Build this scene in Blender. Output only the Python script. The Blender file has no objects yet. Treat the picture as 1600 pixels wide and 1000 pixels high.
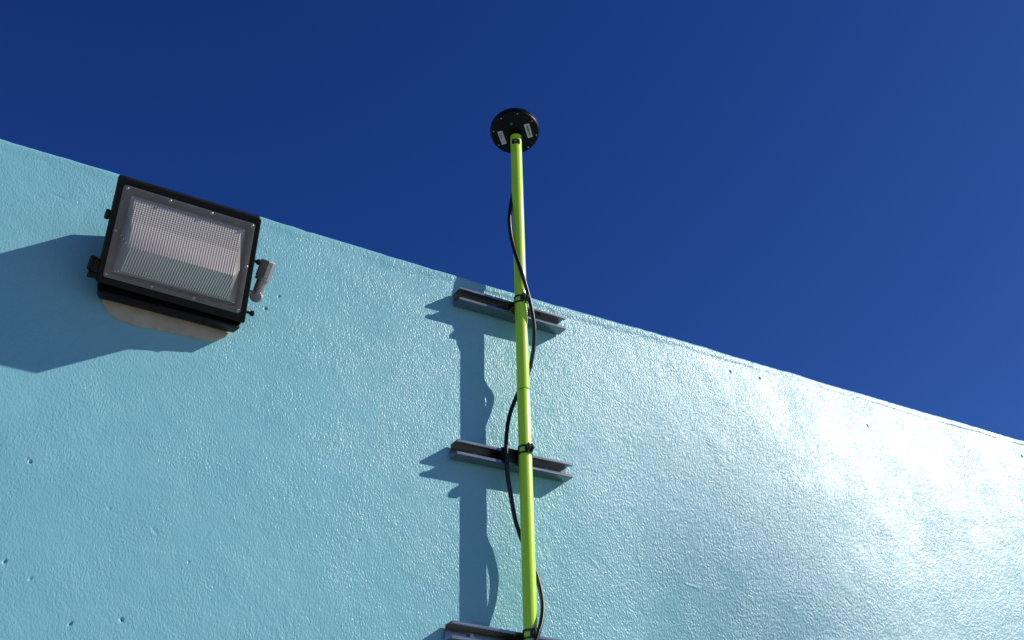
import bpy, bmesh, math, random
import numpy as np
from mathutils import Vector, Matrix
sc = bpy.context.scene
R = math.radians
# ------------------------------------------------------------------ camera
cam_d = bpy.data.cameras.new("camera"); cam = bpy.data.objects.new("camera", cam_d)
sc.collection.objects.link(cam); sc.camera = cam
cam_d.sensor_width = 36; cam_d.lens = 36 * 1662 / 1600
cam_d.clip_start = 0.05; cam_d.clip_end = 5000
right = Vector((0.86841057, -0.4954074, -0.02084687)); up = Vector((-0.24080259, -0.45811435, 0.85565493))
fwd = Vector((0.43344803, 0.7380398, 0.51712672))
m = Matrix((right, up, -fwd)).transposed().to_4x4(); m.translation = Vector((-1.4664, -2.5073, 0))
cam.matrix_world = m
# ------------------------------------------------------------------ world, sun, exposure
SAZ, SEL = R(62.6), R(33)            # azimuth from the wall's normal towards +X, elevation
S = Vector((math.sin(SAZ) * math.cos(SEL), -math.cos(SAZ) * math.cos(SEL), math.sin(SEL)))
w = bpy.data.worlds.new("World"); sc.world = w; w.use_nodes = True
nt = w.node_tree; nt.nodes.clear()
sky = nt.nodes.new('ShaderNodeTexSky'); sky.sky_type = 'NISHITA'; sky.sun_disc = False
sky.sun_elevation = SEL; sky.sun_rotation = math.atan2(S.x, S.y)
sky.altitude = 1200; sky.air_density = 1.0; sky.dust_density = 0.9; sky.ozone_density = 6.0
gam = nt.nodes.new('ShaderNodeMix'); gam.data_type = 'RGBA'; gam.blend_type = 'MULTIPLY'; gam.inputs[0].default_value = 1; gam.inputs[7].default_value = (1, 1, 1, 1)   # deep blue rendering of the sky
bg = nt.nodes.new('ShaderNodeBackground'); bg.inputs['Strength'].default_value = 0.10
out = nt.nodes.new('ShaderNodeOutputWorld')
sp = nt.nodes.new('ShaderNodeSeparateColor'); cb = nt.nodes.new('ShaderNodeCombineColor'); nt.links.new(sky.outputs[0], sp.inputs[0])
for i_, (e_, g_) in enumerate(((1.75, .275), (1.34, .36), (1.03, .81))):          # contrast of a deep, clear blue sky
    pw = nt.nodes.new('ShaderNodeMath'); pw.operation = 'POWER'; pw.inputs[1].default_value = e_; nt.links.new(sp.outputs[i_], pw.inputs[0])
    ml = nt.nodes.new('ShaderNodeMath'); ml.operation = 'MULTIPLY'; ml.inputs[1].default_value = g_; nt.links.new(pw.outputs[0], ml.inputs[0])
    nt.links.new(ml.outputs[0], cb.inputs[i_])
mn = nt.nodes.new('ShaderNodeMath'); mn.operation = 'MINIMUM'; m8 = nt.nodes.new('ShaderNodeMath'); m8.operation = 'MULTIPLY'; m8.inputs[1].default_value = .72
nt.links.new(cb.inputs[1].links[0].from_socket, m8.inputs[0]); nt.links.new(cb.inputs[0].links[0].from_socket, mn.inputs[0]); nt.links.new(m8.outputs[0], mn.inputs[1]); nt.links.new(mn.outputs[0], cb.inputs[0])
nt.links.new(cb.outputs[0], gam.inputs[6]); nt.links.new(gam.outputs[2], bg.inputs['Color'])
nt.links.new(bg.outputs[0], out.inputs['Surface'])
sl = bpy.data.lights.new("sun", 'SUN'); sl.energy = 4.4; sl.angle = R(0.5); sl.color = (1.0, 0.94, 0.86)
so = bpy.data.objects.new("sun", sl); sc.collection.objects.link(so)
so.rotation_euler = S.to_track_quat('Z', 'Y').to_euler(); so.location = S * 20
sc.view_settings.view_transform = 'Standard'; sc.view_settings.look = 'None'
sc.view_settings.exposure = 0.05; sc.view_settings.gamma = 1

# ------------------------------------------------------------------ helpers
def tag(o, label=None, cat=None, group=None, kind=None):
    if label: o['label'] = label
    if cat: o['category'] = cat
    if group: o['group'] = group
    if kind: o['kind'] = kind
    return o
def empty(name, loc=(0, 0, 0)):
    o = bpy.data.objects.new(name, None); o.location = loc; o.empty_display_size = .05
    sc.collection.objects.link(o); return o
def link(name, me, mat, parent=None, smooth=True, loc=None):
    me.name = name; o = bpy.data.objects.new(name, me); sc.collection.objects.link(o)
    if mat: me.materials.append(mat)
    if smooth: me.polygons.foreach_set('use_smooth', [True] * len(me.polygons))
    if parent: o.parent = parent
    if loc is not None: o.location = loc
    return o
def obj(name, bm, mat, parent=None, smooth=False, auto=None):
    bmesh.ops.recalc_face_normals(bm, faces=bm.faces)
    me = bpy.data.meshes.new(name); bm.to_mesh(me); bm.free()
    o = link(name, me, mat, parent, smooth or auto is not None)
    if auto is not None:
        me.update(); me.set_sharp_from_angle(angle=R(auto))
    return o
def hexa(bm, pts, bevel=0.0, seg=2):
    """solid from 8 points: bottom loop of 4, top loop of 4"""
    v = [bm.verts.new(p) for p in pts]
    F = [(0, 1, 2, 3), (4, 5, 6, 7), (0, 1, 5, 4), (1, 2, 6, 5), (2, 3, 7, 6), (3, 0, 4, 7)]
    fs = [bm.faces.new([v[i] for i in f]) for f in F]
    if bevel:
        es = list({e for f in fs for e in f.edges})
        bmesh.ops.bevel(bm, geom=es, offset=bevel, segments=seg, profile=.5, affect='EDGES')
def box(bm, x0, x1, y0, y1, z0, z1, bevel=0.0, M=None):
    pts = [(x0, y0, z0), (x1, y0, z0), (x1, y1, z0), (x0, y1, z0), (x0, y0, z1), (x1, y0, z1), (x1, y1, z1), (x0, y1, z1)]
    if M is not None: pts = [M @ Vector(p) for p in pts]
    hexa(bm, pts, bevel)
def frame_of(d):
    d = Vector(d).normalized(); a = Vector((0, 0, 1)) if abs(d.z) < .9 else Vector((1, 0, 0))
    e1 = d.cross(a).normalized(); return d, e1, d.cross(e1)
def lathe(bm, o, d, prof, n=32, caps=True):
    """prof: list of (distance along d, radius)"""
    d, e1, e2 = frame_of(d); o = Vector(o); rings = []
    for h, r in prof:
        rings.append([bm.verts.new(o + d * h + (e1 * math.cos(2 * math.pi * k / n) + e2 * math.sin(2 * math.pi * k / n)) * r) for k in range(n)])
    for a, b in zip(rings, rings[1:]):
        for k in range(n): bm.faces.new((a[k], a[(k + 1) % n], b[(k + 1) % n], b[k]))
    if caps:
        bm.faces.new(rings[0]); bm.faces.new(rings[-1])
def spline(P, sub=10):
    P = [Vector(p) for p in P]; Q = [P[0] * 2 - P[1]] + P + [P[-1] * 2 - P[-2]]; out_ = []
    for i in range(1, len(Q) - 2):
        a, b, c, d = Q[i - 1:i + 3]
        for k in range(sub):
            t = k / sub
            out_.append(.5 * ((2 * b) + (c - a) * t + (2 * a - 5 * b + 4 * c - d) * t * t + (3 * b - a - 3 * c + d) * t ** 3))
    out_.append(P[-1]); return out_
def tube(bm, P, r, n=14):
    prev = None; rings = []
    for i, p in enumerate(P):
        t = (P[min(i + 1, len(P) - 1)] - P[max(i - 1, 0)]).normalized()
        if prev is None: e1 = frame_of(t)[1]
        else: e1 = (prev - t * prev.dot(t)).normalized()
        prev = e1; e2 = t.cross(e1)
        rings.append([bm.verts.new(p + (e1 * math.cos(2 * math.pi * k / n) + e2 * math.sin(2 * math.pi * k / n)) * r) for k in range(n)])
    for a, b in zip(rings, rings[1:]):
        for k in range(n): bm.faces.new((a[k], a[(k + 1) % n], b[(k + 1) % n], b[k]))
    bm.faces.new(rings[0]); bm.faces.new(rings[-1])
def extrude_poly(bm, pts, vec):
    """closed polygon pts (3D) extruded by vec"""
    a = [bm.verts.new(p) for p in pts]; b = [bm.verts.new(Vector(p) + Vector(vec)) for p in pts]
    n = len(pts); bm.faces.new(a); bm.faces.new(b)
    for i in range(n): bm.faces.new((a[i], a[(i + 1) % n], b[(i + 1) % n], b[i]))

# ------------------------------------------------------------------ materials
def mat(name):
    m_ = bpy.data.materials.new(name); m_.use_nodes = True
    return m_, m_.node_tree, m_.node_tree.nodes['Principled BSDF']
def N(nt, typ, **kw):
    n = nt.nodes.new(typ)
    for k, v in kw.items():
        if k in n.inputs.keys() if isinstance(k, str) else False: n.inputs[k].default_value = v
        else: setattr(n, k, v)
    return n
def noise(nt, vec, scale, detail=3, rough=.5, dist=0):
    n = nt.nodes.new('ShaderNodeTexNoise'); n.inputs['Scale'].default_value = scale; n.inputs['Detail'].default_value = detail
    n.inputs['Roughness'].default_value = rough; n.inputs['Distortion'].default_value = dist
    nt.links.new(vec, n.inputs['Vector']); return n.outputs['Fac']
def ramp(nt, fac, stops):
    n = nt.nodes.new('ShaderNodeValToRGB'); e = n.color_ramp.elements
    while len(e) < len(stops): e.new(.5)
    for i, (p, c) in enumerate(stops):
        e[i].position = p; e[i].color = (c, c, c, 1) if not isinstance(c, tuple) else (*c, 1)
    nt.links.new(fac, n.inputs['Fac']); return n.outputs['Color']
def math_(nt, op, a, b):
    n = nt.nodes.new('ShaderNodeMath'); n.operation = op
    for i, q in enumerate((a, b)):
        if isinstance(q, (int, float)): n.inputs[i].default_value = q
        else: nt.links.new(q, n.inputs[i])
    return n.outputs[0]
def bump(nt, height, strength, dist, prev=None):
    n = nt.nodes.new('ShaderNodeBump'); n.inputs['Strength'].default_value = strength; n.inputs['Distance'].default_value = dist
    nt.links.new(height, n.inputs['Height'])
    if prev is not None: nt.links.new(prev, n.inputs['Normal'])
    return n.outputs['Normal']
def coords(nt):
    return nt.nodes.new('ShaderNodeTexCoord').outputs['Object']
def simple(name, col, rough, metal=0, var=.15, nscale=60, bs=0, bscale=300, spec=.5):
    m_, t, p = mat(name); c = coords(t)
    f = noise(t, c, nscale, 4, .6)
    col2 = ramp(t, f, [(.3, tuple(x * (1 - var) for x in col)), (.7, tuple(min(1, x * (1 + var)) for x in col))])
    t.links.new(col2, p.inputs['Base Color']); p.inputs['Metallic'].default_value = metal
    rr = ramp(t, noise(t, c, nscale * .6, 3), [(.25, max(0, rough - .08)), (.75, min(1, rough + .1))])
    t.links.new(rr, p.inputs['Roughness']); p.inputs['Specular IOR Level'].default_value = spec
    if bs: t.links.new(bump(t, noise(t, c, bscale, 3), bs, .0006), p.inputs['Normal'])
    return m_

# painted rendered wall
M_wall, t, p = mat("turquoise_paint"); c = coords(t)
big = noise(t, c, 1.6, 4, .55); mid = noise(t, c, 9, 4, .6)
colA = ramp(t, math_(t, 'ADD', math_(t, 'MULTIPLY', big, .6), math_(t, 'MULTIPLY', mid, .4)),
            [(.36, (.205, .505, .570)), (.64, (.245, .560, .62))])
t.links.new(colA, p.inputs['Base Color'])
mp = t.nodes.new('ShaderNodeMapping'); mp.inputs['Rotation'].default_value = (0, R(35), 0); mp.inputs['Scale'].default_value = (1.0, 1, .62)
t.links.new(c, mp.inputs['Vector'])
grain = noise(t, mp.outputs[0], 205, 2.4, .52, .4)
fine = noise(t, c, 420, 2, .5)
amp = ramp(t, noise(t, c, 7, 4, .6), [(.36, .62), (.64, 1.1)])
gsh = ramp(t, grain, [(.28, 0.0), (.5, .5), (.72, 1.0)])
sxw = t.nodes.new('ShaderNodeSeparateXYZ'); t.links.new(c, sxw.inputs[0])      # heavier roller nap towards the far end
nap = ramp(t, math_(t, 'ADD', math_(t, 'MULTIPLY', sxw.outputs['X'], .3), .5), [(.15, .50), (.48, .68), (.80, 1.0)])
amp = math_(t, 'MULTIPLY', amp, nap)
h = math_(t, 'ADD', math_(t, 'MULTIPLY', gsh, amp), math_(t, 'MULTIPLY', fine, .16))
nb = bump(t, h, 1.0, .00135)
t.links.new(nb, p.inputs['Normal'])
t.links.new(ramp(t, mid, [(.3, .30), (.7, .35)]), p.inputs['Roughness'])
p.inputs['Specular IOR Level'].default_value = .43

M_ground = simple("grey_concrete", (.262, .262, .25), .85, 0, .2, 2.0, .3, 40)
M_black = simple("bronze_black_powder_coat", (.0055, .0045, .0045), .45, 0, .25, 40, .25, 700, spec=.25)
M_frame = simple("black_frame_paint", (.005, .0045, .0045), .5, 0, .3, 40, .2, 600, spec=.3)
M_bezel = simple("grey_anodised_bezel", (.20, .188, .195), .42, .6, .12, 50)
M_screw = simple("zinc_screw", (.45, .44, .43), .3, .9, .15, 200)
M_refl = simple("satin_reflector", (.92, .88, .86), .40, .0, .10, 26)
M_refl2 = simple("lower_reflector_enamel", (.92, .79, .69), .5, .0, .1, 14)
M_refl3 = simple("side_reflector_grey", (.16, .15, .17), .35, .6, .1, 30)
M_grey = simple("grey_cast_fitting", (.40, .39, .38), .36, .55, .12, 60, .3, 400)
M_cream = simple("cream_mounting_plate", (.52, .49, .36), .7, 0, .12, 30, .3, 250)
M_disc = simple("black_antenna_plastic", (.0022, .0022, .003), .36, 0, .3, 30, spec=.22)
M_rubber = simple("black_cable_jacket", (.006, .006, .0065), .36, 0, .2, 90)
M_tape = simple("black_tape", (.004, .004, .0045), .45, 0, .2, 90, .5, 120)
M_white = simple("white_sticker", (.62, .63, .60), .5, 0, .06, 90)
M_ink = simple("black_ink", (.03, .03, .03), .6, 0, .1, 90)
M_inkg = simple("grey_ink", (.30, .31, .30), .6, 0, .1, 90)
M_green = simple("green_plastic", (.02, .22, .13), .35, 0, .1, 90)
M_led = simple("lamp_phosphor", (.85, .80, .62), .4, 0, .1, 90)

# galvanised steel with spangle and streaks
M_galv, t, p = mat("galvanised_steel"); c = coords(t)
v = t.nodes.new('ShaderNodeTexVoronoi'); v.inputs['Scale'].default_value = 190; t.links.new(c, v.inputs['Vector'])
mp = t.nodes.new('ShaderNodeMapping'); mp.inputs['Scale'].default_value = (2, 60, 60); t.links.new(c, mp.inputs['Vector'])
st = noise(t, mp.outputs[0], 4, 3)
t.links.new(ramp(t, math_(t, 'ADD', math_(t, 'MULTIPLY', v.outputs['Distance'], .5), math_(t, 'MULTIPLY', st, .6)), [(.25, (.25, .265, .262)), (.7, (.31, .325, .32))]), p.inputs['Base Color'])
p.inputs['Metallic'].default_value = 1
t.links.new(ramp(t, st, [(.3, .22), (.7, .36)]), p.inputs['Roughness'])
t.links.new(bump(t, st, .05, .0003), p.inputs['Normal'])
M_clamp = simple("dark_zinc_clamp", (.10, .10, .085), .3, .85, .25, 150)

# fluorescent yellow-green pole coating
M_pole, t, p = mat("lime_pole_coating"); c = coords(t)
mp = t.nodes.new('ShaderNodeMapping'); mp.inputs['Scale'].default_value = (1, 1, .12); t.links.new(c, mp.inputs['Vector'])
t.links.new(ramp(t, noise(t, mp.outputs[0], 45, 4, .6), [(.3, (.56, .93, .035)), (.7, (.62, .98, .05))]), p.inputs['Base Color'])
p.inputs['Coat Weight'].default_value = .35; p.inputs['Coat Roughness'].default_value = .22
t.links.new(ramp(t, noise(t, c, 90, 4), [(.3, .30), (.7, .42)]), p.inputs['Roughness'])

# prismatic lens : clear polymer with moulded ribs (u along the lens in object X, v in object Z)
def lens_mat(name, ribbed):
    m_ = bpy.data.materials.new(name); m_.use_nodes = True; t = m_.node_tree; t.nodes.clear()
    c = coords(t); sx = t.nodes.new('ShaderNodeSeparateXYZ'); t.links.new(c, sx.inputs[0])
    ru = math_(t, 'SINE', math_(t, 'MULTIPLY', sx.outputs['X'], 2 * math.pi / .0064), 0)
    rv = math_(t, 'SINE', math_(t, 'MULTIPLY', sx.outputs['Z'], 2 * math.pi / .0050), 0)
    # cross ribs run along the top and along the lower part of the moulding only
    band_ = ramp(t, math_(t, 'ADD', math_(t, 'MULTIPLY', sx.outputs['Z'], 4.5), .5), [(.10, 1.0), (.30, .15), (.55, .1), (.70, .9)])
    g = t.nodes.new('ShaderNodeBsdfGlossy'); g.inputs['Roughness'].default_value = .2
    tr = t.nodes.new('ShaderNodeBsdfTransparent'); df = t.nodes.new('ShaderNodeBsdfDiffuse'); df.inputs['Color'].default_value = (.95, .87, .82, 1)
    fr = t.nodes.new('ShaderNodeFresnel'); fr.inputs['IOR'].default_value = 1.5
    m1 = t.nodes.new('ShaderNodeMixShader'); m1.inputs[0].default_value = .30
    if ribbed:
        hh = math_(t, 'ADD', ru, math_(t, 'MULTIPLY', rv, math_(t, 'MULTIPLY', band_, .55)))
        nb = bump(t, hh, .5, .0007); t.links.new(nb, g.inputs['Normal']); t.links.new(nb, fr.inputs['Normal'])
        t.links.new(ramp(t, math_(t, 'ADD', math_(t, 'MULTIPLY', hh, .30), .5), [(.22, (.46, .43, .42)), (.42, (.88, .84, .81)), (.70, (1, .97, .94))]), tr.inputs['Color'])  # dark lines where ribs deflect light, put into the transparent colour
        t.links.new(ramp(t, math_(t, 'ADD', math_(t, 'MULTIPLY', hh, .30), .5), [(.35, .18), (.80, .92)]), m1.inputs[0])
    else: tr.inputs['Color'].default_value = (.62, .61, .66, 1)
    t.links.new(tr.outputs[0], m1.inputs[1]); t.links.new(df.outputs[0], m1.inputs[2])
    m2 = t.nodes.new('ShaderNodeMixShader'); t.links.new(fr.outputs[0], m2.inputs[0])
    t.links.new(m1.outputs[0], m2.inputs[1]); t.links.new(g.outputs[0], m2.inputs[2])
    o = t.nodes.new('ShaderNodeOutputMaterial'); t.links.new(m2.outputs[0], o.inputs['Surface']); return m_
M_lens_side = lens_mat("clear_lens_side", False)
M_lens = lens_mat("ribbed_clear_lens", True)

# ------------------------------------------------------------------ ground
GZ = -1.6
bm = bmesh.new(); s_ = 600
bm.faces.new([bm.verts.new(q) for q in ((-s_, -s_, GZ), (s_, -s_, GZ), (s_, s_, GZ), (-s_, s_, GZ))])
tag(obj('ground', bm, M_ground), kind='structure')

# ------------------------------------------------------------------ wall : one mesh, finely gridded where the camera looks
def vnoise(x, z, cell, seed):
    rs = np.random.RandomState(seed); T = rs.rand(257, 257)
    a, b = x / cell + 500.3, z / cell + 500.7
    i, j = np.floor(a).astype(int), np.floor(b).astype(int); u, v_ = a - i, b - j
    u = u * u * u * (u * (u * 6 - 15) + 10); v_ = v_ * v_ * v_ * (v_ * (v_ * 6 - 15) + 10); i %= 256; j %= 256
    return (T[i, j] * (1 - u) + T[i + 1, j] * u) * (1 - v_) + (T[i, j + 1] * (1 - u) + T[i + 1, j + 1] * u) * v_ - .5
def wall_top(x):
    return np.interp(x, [-6, -1.54, -.85, 0, 1.1, 2.53, 12], [1.885, 1.8775, 1.8735, 1.867, 1.870, 1.8595, 1.83]) \
        + .004 * vnoise(x, 0 * x, .16, 3) + .003 * vnoise(x, 0 * x, .045, 4) + .0015 * vnoise(x, 0 * x, .017, 5)
xs = np.concatenate([np.linspace(-6, -1.75, 12)[:-1], np.arange(-1.75, 2.75, .0027), np.linspace(2.75, 12, 20)])
ts = np.concatenate([np.linspace(GZ - .2, .5, 10)[:-1], np.arange(.5, 1.867, .0027)])
X, Zt = np.meshgrid(xs, ts, indexing='ij'); top = wall_top(X)
ts_top = ts[-1]; k = np.clip((Zt - 1.6) / (ts_top - 1.6), 0, 1); k = k * k; Zr = Zt + (top - .010 - ts_top) * k   # upper band follows the uneven top edge
Y = .0014 * vnoise(X, Zr, .21, 11) + .0005 * vnoise(X, Zr, .075, 12) + .0004 * vnoise(X + .3 * Zr, Zr, .034, 13) + .0003 * vnoise(X, Zr, .016, 14)
Y += .010 * vnoise(X, Zr, .9, 15)
sm = np.clip((X - .35) / 1.15, 0, 1.0); Y -= .130 * sm * sm * (3 - 2 * sm) * (1.867 - Zr)          # lean added to the far end, shaped so the sun's glare lands there
dtop = top - Zr                                                      # distance below the top edge
band = .030 + .014 * vnoise(X, 0 * X, .4, 21) + .008 * vnoise(X, 0 * X, .09, 22) + .004 * vnoise(X, 0 * X, .03, 26)
thick = .0010 + .0022 * np.clip(vnoise(X, 0 * X, .6, 23) + .15, 0, 1) * 2
Y -= thick / (1 + np.exp((dtop - band) / (.0022 + .006 * np.clip(vnoise(X, 0 * X, .25, 27) + .3, 0, 1))))                     # the trowelled coat along the top stands a little proud
ck = np.clip((X - 1.2) / .5, 0, 1) * (np.abs(vnoise(X, 0 * X, .22, 24)) + .35)
Y += .0038 * ck * np.clip(vnoise(X, 0 * X, .11, 28) * 2.2 + .45, 0, 1) * np.exp(-((dtop - band - .001) / .0024) ** 2)       # open crack under it, towards the far end
for qx, qz, r_, d_ in [(-1.290, 1.010, .006, .006), (-1.297, 1.016, .004, .004), (-1.294, .774, .006, .008), (-1.235, .745, .005, .006), (-1.136, .656, .006, .008), (-1.03, .679, .0065, .008),
                       (-.471, .953, .005, .004), (.903, 1.7926, .006, .010), (1.041, 1.798, .006, .008), (1.545, 1.7125, .007, .010), (2.458, 1.771, .008, .008),
                       (-.787, 1.571, .0065, .013), (-.753, 1.621, .0055, .007), (-1.42, .80, .006, .006), (-1.36, 1.3, .004, .003), (-.9, .83, .004, .003), (-.56, 1.21, .004, .002), (.5, 1.2, .004, .002), (-1.1, .93, .005, .003)]:
    r_ *= .53; sk = (int(qx * 7919) % 7 - 3) * .22                        # chipped, lop-sided little holes
    q = ((X - qx) ** 2 * 1.3 + ((Zr - qz) + sk * (X - qx)) ** 2) / r_ ** 2 * (1 + 1.2 * vnoise(X + qx, Zr, .0045, 31))
    Y += d_ * np.exp(-np.clip(q, 0, None) ** 1.5)
for k_ in range(26):                                                 # trowel nicks and short scratches
    rs = np.random.RandomState(100 + k_); qx, qz, an, L_ = rs.uniform(-1.4, 2.3), rs.uniform(.65, 1.8), rs.uniform(-1.4, 1.4), rs.uniform(.008, .028)
    du, dv = (X - qx) * math.cos(an) + (Zr - qz) * math.sin(an), -(X - qx) * math.sin(an) + (Zr - qz) * math.cos(an)
    Y += rs.uniform(-.0012, .0016) * np.exp(-(du / L_) ** 4 - (dv / .0032) ** 2)
nx, nz = X.shape
# round the top over and run back across the wall's thickness
prof = [(.0008, .004), (.0028, .0073), (.0060, .0093), (.010, .010), (.05, .010), (.25, .010)]
X2 = np.concatenate([X, np.repeat(X[:, -1:], len(prof), 1)], 1)
Y2 = np.concatenate([Y, np.stack([Y[:, -1] + a for a, b in prof], 1)], 1)
Z2 = np.concatenate([Zr, np.stack([Zr[:, -1] + b for a, b in prof], 1)], 1)
X2 = np.concatenate([X2, X2[:, -1:]], 1); Y2 = np.concatenate([Y2, Y2[:, -1:]], 1); Z2 = np.concatenate([Z2, Z2[:, -1:] * 0 + GZ - .2], 1)
nz = X2.shape[1]; co = np.stack([X2, Y2, Z2], -1).reshape(-1, 3).astype(np.float32)
I, J = np.meshgrid(np.arange(nx - 1), np.arange(nz - 1), indexing='ij'); a = (I * nz + J).ravel()
F = np.stack([a, a + nz, a + nz + 1, a + 1], 1).astype(np.int32)
me = bpy.data.meshes.new('rendered_wall'); me.vertices.add(len(co)); me.vertices.foreach_set('co', co.ravel())
me.loops.add(F.size); me.loops.foreach_set('vertex_index', F.ravel()); me.polygons.add(len(F))
me.polygons.foreach_set('loop_start', np.arange(0, F.size, 4, dtype=np.int32))
me.polygons.foreach_set('use_smooth', np.ones(len(F), dtype=bool)); me.update(); me.validate()
wall = link('rendered_wall', me, M_wall, smooth=False)
tag(wall, 'tall turquoise painted wall with rough plaster texture and bare top edge', 'wall')

# ------------------------------------------------------------------ strut channels
def strut(x0, x1, zb, tilt, label):
    H, D, L, T = .046, .0445, .0085, .0026
    root = empty('strut_channel', ((x0 + x1) / 2, 0, zb)); tag(root, label, 'metal channel', 'channels bolted across the wall behind the pole')
    root.rotation_euler = (0, tilt, 0); hl = (x1 - x0) / 2
    # closed section of an open C with inturned lips, opening away from the wall (y, z)
    s = [(-.0015, 0), (-D, 0), (-D, L), (-D + .008, L), (-D + .008, L - T), (-D + T, L - T), (-D + T, T), (-.0015 - T, T),
         (-.0015 - T, H - T), (-D + T, H - T), (-D + T, H - L + T), (-D + .008, H - L + T), (-D + .008, H - L), (-D, H - L), (-D, H), (-.0015, H)]
    bm = bmesh.new(); n = len(s)
    A = [bm.verts.new((-hl, y, z)) for y, z in s]; B = [bm.verts.new((hl, y, z)) for y, z in s]
    for i in range(n): bm.faces.new((A[i], A[(i + 1) % n], B[(i + 1) % n], B[i]))
    bm.faces.new(A); bm.faces.new(B)
    bmesh.ops.bevel(bm, geom=[e for e in bm.edges if abs(e.verts[0].co.x - e.verts[1].co.x) > .1], offset=.0007, segments=2, affect='EDGES')
    obj('channel', bm, M_galv, root, auto=40)
    for bx in (-hl * .62, hl * .62):
        bm = bmesh.new(); lathe(bm, (bx, -.0043, H / 2), (0, -1, 0), [(0, .011), (.0022, .011), (.0022, .0075), (.009, .0075)], 6)
        obj('anchor_bolt', bm, M_screw, root, auto=30)
    return root
strut(-.203, .181, 1.7485, R(.3), 'upper galvanised channel, just under the top edge of the wall')
strut(-.209, .178, 1.2325, R(-.15), 'middle galvanised channel with a black taped spot beside the pole')
strut(-.222, .168, .7080, R(2.3), 'lowest galvanised channel, cut off by the bottom of the picture')

# ------------------------------------------------------------------ pole (upper and lower tube, joint, latch)
PX, PY, PR = .0011, -.066, .0194
pole = empty('antenna_pole', (PX, PY, GZ)); tag(pole, 'slim fluorescent yellow-green pole clamped upright to the wall', 'pole')
JZ = 1.4726; TOP = 2.468
def ptube(z0, z1, name):
    bm = bmesh.new(); lathe(bm, (0, 0, z0 - GZ), (0, 0, 1), [(0, PR - .002), (.0012, PR - .0003), (.003, PR), (z1 - z0 - .003, PR), (z1 - z0 - .0012, PR - .0003), (z1 - z0, PR - .002)], 64)
    return obj(name, bm, M_pole, pole, auto=50)
ptube(.10, JZ - .0014, 'lower_tube'); ptube(JZ + .0014, TOP, 'upper_tube')
bm = bmesh.new(); lathe(bm, (0, 0, JZ - .004 - GZ), (0, 0, 1), [(0, PR - .0035), (.008, PR - .0035)], 48); obj('joint_ring', bm, M_rubber, pole, auto=40)
bm = bmesh.new(); lathe(bm, (0, 0, .10 - GZ - .06), (0, 0, 1), [(0, .004), (.05, .019), (.062, .019)], 32); obj('foot_point', bm, M_rubber, pole, auto=40)
bm = bmesh.new()                                                      # latch recess near the top, curved plate hugging the tube
da = math.atan2(-2.44, -1.467)
def arcplate(bm, cx, cy, r0, r1, a0, a1, z0, z1, n=12):
    ring = []
    for i in range(n + 1):
        a_ = a0 + (a1 - a0) * i / n; ca, sa = math.cos(a_), math.sin(a_)
        ring.append([bm.verts.new((cx + r_ * ca, cy + r_ * sa, z_)) for r_, z_ in ((r0, z0), (r1, z0), (r1, z1), (r0, z1))])
    for p_, q_ in zip(ring, ring[1:]):
        for k_ in range(4): bm.faces.new((p_[k_], p_[(k_ + 1) % 4], q_[(k_ + 1) % 4], q_[k_]))
    bm.faces.new(ring[0]); bm.faces.new(ring[-1])
arcplate(bm, 0, 0, PR - .001, PR + .0012, da - .75, da + .75, TOP - .046 - GZ, TOP - .026 - GZ)
obj('latch', bm, M_disc, pole, auto=40)
bm = bmesh.new(); lathe(bm, ((PR + .0012) * math.cos(da - .1), (PR + .0012) * math.sin(da - .1), TOP - .036 - GZ), (math.cos(da - .1), math.sin(da - .1), 0), [(0, .005), (.002, .005), (.003, .0035)], 16)
obj('latch_button', bm, M_screw, pole, auto=40)

# ------------------------------------------------------------------ antenna
ant = empty('satellite_antenna', (PX, PY, TOP)); tag(ant, 'round black disc antenna with two white stickers on its underside', 'antenna')
nd = Vector((-.1563, -.3087, -.9383)).normalized()                   # direction the underside faces
ac = Vector((-.003, 0, .0152))
bm = bmesh.new(); lathe(bm, (0, 0, -.002), (0, 0, 1), [(0, .0165), (.006, .0165), (.006, .018), (.016, .018), (.022, .014)], 32); obj('threaded_adapter', bm, M_disc, ant, auto=40)
RD = .0865
bm = bmesh.new()
lathe(bm, ac, -nd, [(0, .03), (0, RD - .008), (.0008, RD - .005), (.003, RD - .003), (.008, RD - .001), (.010, RD - .0022), (.0115, RD - .0022), (.0125, RD), (.022, RD), (.032, RD - .006), (.042, RD - .02), (.050, RD - .045), (.052, .012)], 96)
obj('housing', bm, M_disc, ant, auto=28)
# in-plane axes chosen so that e_r points to the picture's right, e_u away from the wall
er = (Vector((1, 0, 0)) - nd * nd.x); er.normalize(); eu = nd.cross(er)
if eu.dot(Vector((0, -1, 0))) < 0: eu = -eu
A11, A12, A21, A22 = None, None, None, None
def px_axes():
    """picture directions (right, down) of er and eu, to turn measured sticker places into disc coordinates"""
    o_ = Vector((PX, PY, TOP)) + ac - Vector((-1.4664, -2.5073, 0))
    def pr(v_): return Vector((v_.dot(right), -v_.dot(up))) / v_.dot(fwd)
    b_ = pr(o_); s = 1000
    return (pr(o_ + er * .01) - b_) * s, (pr(o_ + eu * .01) - b_) * s
Er, Eu = px_axes(); det = Er.x * Eu.y - Er.y * Eu.x
def disc_pt(zx, zy, h_=0.0):
    x, y = (zx - 587) / 9.09 / 1662 * 10, (zy - 525) / 9.09 / 1662 * 10
    a_ = (x * Eu.y - y * Eu.x) / det; b_ = (Er.x * y - Er.y * x) / det
    return ac + er * a_ + eu * b_ + nd * h_
for q in [(392, 320), (620, 255), (827, 355), (892, 550), (778, 728), (553, 796), (355, 697), (283, 503)]:
    bm = bmesh.new(); lathe(bm, disc_pt(*q), nd, [(0, .0026), (.0008, .0026), (.0014, .0015)], 12); obj('screw', bm, M_screw, ant, auto=40)
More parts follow.
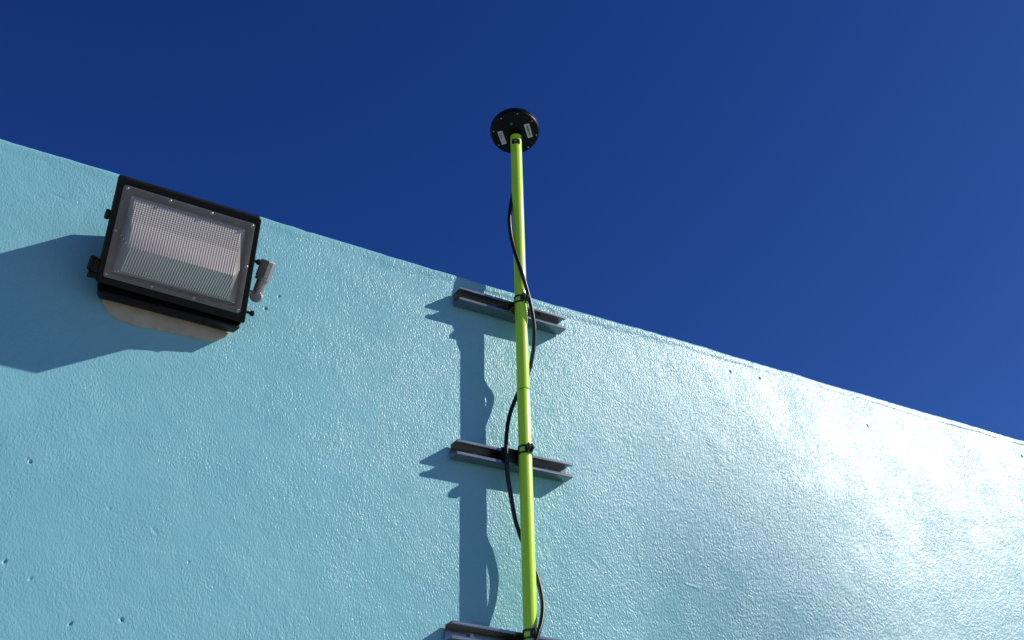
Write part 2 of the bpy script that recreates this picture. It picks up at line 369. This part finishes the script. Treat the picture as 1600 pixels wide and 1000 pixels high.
bm = bmesh.new(); lathe(bm, disc_pt(535, 395), nd, [(0, .0048), (.0012, .0048), (.002, .003)], 20); obj('indicator', bm, M_green, ant, auto=40)
for quad, kind_ in (([(335, 507), (405, 490), (468, 670), (402, 692)], 0), ([(710, 403), (785, 388), (840, 573), (772, 594)], 1)):
    P4 = [disc_pt(*q, .0003) for q in quad]; bm = bmesh.new(); extrude_poly(bm, P4, nd * .0006)
    st_ = obj('sticker', bm, M_white, ant)
    def on(a_, b_, h_=.0010): return P4[0].lerp(P4[1], a_).lerp(P4[3].lerp(P4[2], a_), b_) + nd * h_
    bm = bmesh.new()
    if kind_:
        rnd = random.Random(4); b_ = .12
        while b_ < .88:
            w_ = rnd.choice((.012, .02, .03)); extrude_poly(bm, [on(.38, b_), on(.68, b_), on(.68, b_ + w_), on(.38, b_ + w_)], nd * .0002); b_ += w_ + rnd.choice((.012, .02))
        obj('barcode', bm, M_ink, st_).parent = st_
    else:
        for r_ in range(3):
            extrude_poly(bm, [on(.22 + .2 * r_, .12), on(.31 + .2 * r_, .12), on(.31 + .2 * r_, .62 - .1 * r_), on(.22 + .2 * r_, .62 - .1 * r_)], nd * .0002)
        extrude_poly(bm, [on(.42, .8), on(.6, .8), on(.6, .88), on(.42, .88)], nd * .0002)
        obj('print', bm, M_inkg, st_)

# ------------------------------------------------------------------ pipe clamps
def clamp(z, label):
    root = empty('pipe_clamp', (PX, PY, z)); tag(root, label, 'clamp', 'clamps holding the pole to the channels')
    r0, r1, hh = PR + .0003, PR + .0026, .013
    for s in (-1, 1):
        bm = bmesh.new()
        a_front = -math.pi / 2 + s * R(14); a_back = math.pi / 2 - s * R(-180 if 0 else 0)
        a1 = -math.pi / 2 + s * R(138)
        if s < 0:      # half with a long window punched through it: two bands and two end straps
            arcplate(bm, 0, 0, r0, r1, a_front, a1, hh - .006, hh, 20); arcplate(bm, 0, 0, r0, r1, a_front, a1, -hh, -hh + .005, 20)
            arcplate(bm, 0, 0, r0, r1, a_front, a_front - R(20), -hh + .005, hh - .006, 5); arcplate(bm, 0, 0, r0, r1, a1 + R(45), a1, -hh + .005, hh - .006, 6)
        else:
            arcplate(bm, 0, 0, r0, r1, a_front, a1, -hh, hh, 20)
        # ear pointing out from the wall
        x = math.cos(a_front) * r1; y = math.sin(a_front) * r0
        pts = [(x - .0012, y + .002, -hh), (x - .0012, y - .012, -hh * .95), (x - .0012, y - .019, -hh * .3), (x - .0012, y - .019, hh * .5), (x - .0012, y - .012, hh * 1.15), (x - .0012, y + .002, hh)]
        extrude_poly(bm, pts, (.0024, 0, 0))
        # shank running back into the channel
        xb, yb = math.cos(a1) * (r0 + r1) / 2, math.sin(a1) * (r0 + r1) / 2
        box(bm, xb - .0012, xb + .0012, yb - .001, -PY - .010, -hh * .6, hh * .6)
        obj('strap', bm, M_clamp, root, auto=40)
    bm = bmesh.new(); lathe(bm, (-.010, -.031, .001), (1, 0, 0), [(0, .0055), (.0035, .0055), (.0035, .003), (.017, .003), (.017, .0055), (.0205, .0055)], 6); obj('bolt', bm, M_clamp, root, auto=30)
    return root
clamp(1.789, 'small dark pipe clamp on the pole at the upper channel')
clamp(1.2735, 'small dark pipe clamp on the pole at the middle channel')
clamp(.742, 'small dark pipe clamp on the pole at the lowest channel')

# tape wrap on the middle channel
bm = bmesh.new()
box(bm, -.062, -.012, -.0475, -.0440, 1.240, 1.2825, .0012); box(bm, -.066, -.005, -.0474, -.002, 1.2790, 1.2820, .001)
tag(obj('tape_wrap', bm, M_tape, None, auto=40), 'black tape wrapped over the middle channel beside the lime pole', 'tape')

# ------------------------------------------------------------------ coax cable
P = [(.004, -.044, 2.44), (.006, -.041, 2.36)] + [(0.0004, -0.044, 2.2506), (-0.0128, -0.052, 2.2021), (-0.0247, -0.06, 2.1521), (-0.0343, -0.068, 2.0907), (-0.0307, -0.0715, 2.02), (-0.0217, -0.082, 1.9507), (-0.0094, -0.0942, 1.8805), (0.0067, -0.0955, 1.8192), (0.0213, -0.095, 1.7571), (0.0348, -0.086, 1.6955), (0.0394, -0.075, 1.6403), (0.0359, -0.064, 1.5881), (0.0319, -0.0535, 1.5563), (0.0199, -0.0448, 1.5198), (-0.0002, -0.0385, 1.4784), (-0.0183, -0.037, 1.4338), (-0.0348, -0.039, 1.3867), (-0.0458, -0.043, 1.3347), (-0.0551, -0.0535, 1.2773), (-0.05, -0.049, 1.2002), (-0.0331, -0.042, 1.1182), (-0.0197, -0.038, 1.0647), (-0.0014, -0.0365, 1.0174), (0.019, -0.0415, 0.9671), (0.033, -0.053, 0.9148), (0.0365, -0.069, 0.8591), (0.0319, -0.082, 0.8149), (0.0191, -0.092, 0.7714), (0.0005, -0.099, 0.7307), (-0.0217, -0.1, 0.6707)] + [(-.03, -.08, .58), (-.02, -.045, .50), (.01, -.035, .40), (.01, -.035, GZ + .3)]
P = [Vector(q) for q in P]
bm = bmesh.new(); tube(bm, spline(P, 12), .0065, 16)
tag(obj('coax_cable', bm, M_rubber, None, smooth=True), 'thin black cable wound loosely around the lime pole', 'cable')

# ------------------------------------------------------------------ wall-pack floodlight
O = Vector((-1.062, -.1625, 1.5755)); U = Vector((.9997, 0, -.0256)); V = Vector((.0184, -.698, .7159)); Nn = Vector((-.0179, -.7161, -.6977))
U.normalize(); V = (V - U * V.dot(U)).normalized(); Nn = U.cross(V)
light = empty('wall_light', (-1.05, 0, 1.56)); tag(light, 'black box floodlight with ribbed clear lens, fixed high on the turquoise wall', 'floodlight')
MW = Matrix((U, -Nn, V)).transposed().to_4x4(); MW.translation = O - light.location     # local x=u, y=-n, z=v
corner = {}
for kk, q in dict(TL=(-1.257, -.26, 1.6768), TR=(-.8949, -.26, 1.675), BR=(-.8553, -.065, 1.4663), BL=(-1.2407, -.065, 1.4837)).items():
    d_ = Vector(q) - O; corner[kk] = (d_.dot(U), d_.dot(V))
def sub_ld(name, bm, mt, parent=light, **kw):
    """mesh given in the lens-plane frame (x along, z up the slope, -y outwards)"""
    o = obj(name, bm, mt, parent, **kw)
    if parent is light: o.matrix_local = MW
    return o
def qmap(s, t):
    """(s,t) in -1..1 over the frame outline -> lens-plane (x,z)"""
    a_, b_ = (s + 1) / 2, (t + 1) / 2
    lo = [corner['BL'][i] * (1 - a_) + corner['BR'][i] * a_ for i in (0, 1)]; hi = [corner['TL'][i] * (1 - a_) + corner['TR'][i] * a_ for i in (0, 1)]
    return lo[0] * (1 - b_) + hi[0] * b_, lo[1] * (1 - b_) + hi[1] * b_
def rounded(quad, r, seg=6):
    """rounded loop through a 4-corner outline (counter-clockwise)"""
    out_ = []
    for i in range(4):
        p0, p1, p2 = Vector(quad[i - 1]), Vector(quad[i]), Vector(quad[(i + 1) % 4])
        a_ = p1 + (p0 - p1).normalized() * r; b_ = p1 + (p2 - p1).normalized() * r
        for k_ in range(seg + 1):
            t_ = k_ / seg; out_.append((1 - t_) ** 2 * a_ + 2 * t_ * (1 - t_) * p1 + t_ * t_ * b_)
    return out_
def loft(bm, loops, cap0=False, cap1=False):
    Rn = [[bm.verts.new(q) for q in L_] for L_ in loops]
    for a_, b_ in zip(Rn, Rn[1:]):
        n = len(a_)
        for k_ in range(n): bm.faces.new((a_[k_], a_[(k_ + 1) % n], b_[(k_ + 1) % n], b_[k_]))
    if cap0: bm.faces.new(Rn[0])
    if cap1: bm.faces.new(Rn[-1])
    return Rn
def L3(loop, y): return [Vector((q[0], y, q[1])) for q in loop]
def quad_in(k_):            # frame outline shrunk by k_ metres
    c_ = [Vector(corner[n_]) for n_ in ('BL', 'BR', 'TR', 'TL')]; sg = [(1, 1), (-1, 1), (-1, -1), (1, -1)]
    return [(v_.x + a_ * k_, v_.y + b_ * k_) for v_, (a_, b_) in zip(c_, sg)]
bez = [(-.1638, -.1176), (.1885, -.1188), (.1531, .1223), (-.1806, .1205)]       # grey bezel outline
lens_q = [(-.1460, -.1015), (.1690, -.0975), (.1360, .1030), (-.1590, .1005)]    # clear lens outline
# door frame : picture-frame ring 20 mm deep with an open middle
bm = bmesh.new(); o0 = rounded(quad_in(0), .008); o1 = rounded(quad_in(.002), .008); i0 = rounded([(a_ * 1.0, b_ * 1.0) for a_, b_ in bez], .008)
loft(bm, [L3(i0, .026), L3(o0, .026), L3(o0, .003), L3(o1, 0), L3(i0, 0), L3(i0, .026)])
sub_ld('door_frame', bm, M_frame, auto=35)
# bezel ring
bm = bmesh.new(); bo = rounded(bez, .008); bi = rounded(lens_q, .018)
bez2 = [(a_ * .985, b_ * .98) for a_, b_ in bez]
lo2 = [(a_ * 1.035, b_ * 1.05) for a_, b_ in lens_q]
loft(bm, [L3(bo, .004), L3(bo, -.0028), L3(rounded(bez2, .008), -.0042), L3(rounded(lo2, .018), -.0042), L3(rounded(lo2, .018), -.0015), L3(bi, -.0015), L3(bi, .010)])
sub_ld('lens_bezel', bm, M_bezel, auto=35)
for a_, b_ in [(-.1704, .1132), (-.0655, .1145), (.0398, .1154), (.1465, .1160), (.1655, .0078), (.1800, -.1100), (.0633, -.1099), (-.0443, -.1100), (-.1575, -.1095), (-.1670, .0038)]:
    bm = bmesh.new(); lathe(bm, (a_, -.0040, b_), (0, -1, 0), [(0, .0045), (.0012, .0043), (.0024, .003), (.0024, .0012), (.0012, .0010)], 18); sub_ld('screw', bm, M_screw, auto=30)
# bulged lens : rim, side walls, then an upper and a lower face meeting at a kink below the middle
def inset(q, k_): 
    sg = [(1, 1), (-1, 1), (-1, -1), (1, -1)]; return [(v_[0] + a_ * k_, v_[1] + b_ * k_) for v_, (a_, b_) in zip(q, sg)]
def bulge(face_pts, bev):
    bm = bmesh.new(); v_ = {}
    def V_(p_):
        if p_ not in v_: v_[p_] = bm.verts.new(p_)
        return v_[p_]
    fl = [bm.faces.new([V_(p_) for p_ in f_]) for f_ in face_pts]
    for k_, f_ in enumerate(fl): f_.material_index = 1 if k_ >= 3 else 0
    inner = [e for e in bm.edges if len(e.link_faces) == 2]
    bmesh.ops.bevel(bm, geom=inner, offset=bev, segments=4, profile=.5, affect='EDGES')
    return bm
rML, rMR = (-.1525, -.0015, -.004), (.1525, -.0015, -.002)
rTL, rTR, rBL, rBR = (-.158, -.0015, .099), (.135, -.0015, .1015), (-.146, -.0015, -.100), (.168, -.0015, -.096)
tL, tR, kL, kR, bL, bR = (-.146, -.008, .092), (.121, -.008, .094), (-.132, -.068, -.016), (.130, -.068, -.013), (-.126, -.010, -.090), (.144, -.010, -.087)
mL, mR = (-.1405, -.031, .042), (.1275, -.031, .044)
bm = bulge([(tL, tR, mR, mL), (mL, mR, kR, kL), (kL, kR, bR, bL), (rTL, rTR, tR, tL), (bL, bR, rBR, rBL), (rTL, tL, mL, kL, rML), (rML, kL, bL, rBL), (rTR, rMR, kR, mR, tR), (rMR, rBR, bR, kR)], .0018)
lo = sub_ld('lens', bm, M_lens, auto=50); lo.data.materials.append(M_lens_side)
# reflector behind it : upper and lower panels and two side walls
BLp, BRp, TRp, TLp = [Vector((a_, .004, b_)) for a_, b_ in inset(lens_q, -.001)]
KL, KR, KL2, KR2 = Vector((-.136, .055, .004)), Vector((.130, .055, .006)), Vector((-.135, .056, -.010)), Vector((.132, .056, -.008))
def panel(name, polys, mt):
    bm = bmesh.new()
    for f_ in polys: bm.faces.new([bm.verts.new(p_) for p_ in f_])
    return sub_ld(name, bm, mt)
panel('upper_reflector', [(TLp, TRp, KR, KL), (KL, KR, KR2, KL2)], M_refl)
panel('lower_reflector', [(KL2, KR2, BRp, BLp)], M_refl2)
panel('side_reflector', [(BLp, TLp, KL, KL2)], M_refl3); panel('side_reflector', [(BRp, KR2, KR, TRp)], M_refl3)
# housing : moulded body between the wall and the frame (world shape, local to the empty)
prof_b = [  # y depth, xL, xR, zbottom, ztop
    (-.002, -1.220, -.876, 1.478, 1.668), (-.006, -1.226, -.870, 1.473, 1.674), (-.030, -1.230, -.866, 1.468, 1.695), (-.050, -1.233, -.862, 1.4655, 1.712)]
bm = bmesh.new(); loops = []
for y, xl, xr, zb, zt in prof_b:
    loops.append([Vector((q[0], y, q[1])) - light.location for q in rounded([(xl, zb), (xr, zb + -.004), (xr, zt), (xl, zt)], .020, 5)])
ML = MW
fr_loop = [ML @ v_ for v_ in L3(rounded(quad_in(.006), .010, 5), .034)]
fr2 = [ML @ v_ for v_ in L3(rounded(quad_in(.005), .010, 5), .024)]
loft(bm, loops + [fr_loop, fr2], cap0=True)
obj('housing', bm, M_black, light, auto=35)
# raised lower ledge of the housing, seen under the frame
bm = bmesh.new(); pts = [(-1.222, -.052, 1.4655), (-.864, -.056, 1.4555), (-.870, -.014, 1.4600), (-1.214, -.012, 1.4700)]
hexa(bm, [Vector(p_) - light.location for p_ in pts] + [Vector(p_) - light.location + Vector((0, 0, .010)) for p_ in pts], .004)
obj('housing_ledge', bm, M_black, light, auto=35)
# cream plate against the wall
bm = bmesh.new(); pl = [(-1.205, 1.50), (-1.2095, 1.468), (-1.190, 1.4385), (-1.165, 1.4285), (-1.127, 1.4215), (-.918, 1.4290), (-.884, 1.452), (-.868, 1.474), (-.862, 1.50)]
extrude_poly(bm, [Vector((a_, .004, b_)) - light.location for a_, b_ in pl], (0, -.0135, 0))
bmesh.ops.bevel(bm, geom=[e for e in bm.edges if all(v_.co.y < -.009 for v_ in e.verts)], offset=.002, segments=2, affect='EDGES')
obj('mounting_plate', bm, M_cream, light, auto=35)
# hinge lugs on the left edge, closing bolts on the right edge
for a_, b_, sc_ in [(-.192, .034, .62), (-.1915, -.096, .95), (-.190, -.1235, .5)]:
    bm = bmesh.new(); box(bm, a_ - .012 * sc_, a_ + .02, .004, .028, b_ - .016 * sc_, b_ + .016 * sc_, .006 * sc_)
    lathe(bm, (a_ - .004, .016, b_ - .020 * sc_), (0, 0, 1), [(0, .007 * sc_), (.002, .0095 * sc_), (.038 * sc_, .0095 * sc_), (.040 * sc_, .007 * sc_)], 16)
    sub_ld('hinge', bm, M_black, auto=35)
for a_, b_ in [(corner['BR'][0] * .5 + corner['TR'][0] * .5 + .004, .026), (corner['BR'][0] + .008, -.112)]:
    bm = bmesh.new(); lathe(bm, (a_ - .012, .012, b_), (1, 0, 0), [(0, .004), (.011, .004), (.011, .0065), (.013, .0078), (.019, .0078), (.021, .006)], 20); sub_ld('closing_bolt', bm, M_black, auto=30)
bm = bmesh.new(); lathe(bm, Vector((-1.082, -.050, 1.463)) - light.location, (0, -.3, -1), [(0, .006), (.004, .006), (.006, .004)], 16); obj('drain_plug', bm, M_black, light, auto=30)
# grey conduit fitting at the right side
fit = empty('conduit_fitting'); fit.parent = light
def fw(x, y, z): return Vector((x, y, z)) - light.location
ax = Vector((0.0, .0, 1)).normalized()
P1, P0 = fw(-.8265, -.125, 1.6427), fw(-.8340, -.065, 1.5602); AX = P1 - P0; ln = AX.length; AX.normalize()
e2_ = Vector((-.5, -.86, 0)); e2_ = (e2_ - AX * e2_.dot(AX)).normalized(); e1_ = e2_.cross(AX); KK = 1.3
MF = Matrix((e1_, e2_, AX)).transposed().to_4x4(); MF.translation = P0 + AX * ln * .76
bm = bmesh.new(); hgt = ln * .24
oct_ = [(.0145, -.008), (.0145, .008), (.008, .0145), (-.008, .0145), (-.0145, .008), (-.0145, -.008), (-.008, -.0145), (.008, -.0145)]
loft(bm, [[MF @ Vector((a_ * k_, b_ * k_, c_)) for a_, b_ in oct_] for k_, c_ in ((.88 * KK, -hgt - .001), (KK, -hgt + .002), (KK, hgt - .003), (.9 * KK, hgt))], True, True)
obj('fitting_body', bm, M_grey, fit, auto=30)
bm = bmesh.new(); lathe(bm, P0 + AX * ln * .44, AX, [(0, .0165), (.002, .0205), (.008, .0205), (.010, .0165)], 32); obj('locking_ring', bm, M_grey, fit, auto=35)
bm = bmesh.new(); lathe(bm, P0 + AX * ln * .05, AX, [(0, .0145), (ln * .42, .0145)], 32); obj('neck', bm, M_grey, fit, auto=35)
bm = bmesh.new(); lathe(bm, P0, (-.35, -.80, -.50), [(-.018, .013), (-.014, .0165), (.011, .0165), (.013, .0155)], 32); obj('end_cap', bm, M_grey, fit, auto=35)
bm = bmesh.new(); lathe(bm, P0 + AX * .006, (-1, 0.05, 0), [(0, .008), (.045, .008)], 24); obj('nipple', bm, M_grey, fit, auto=35)
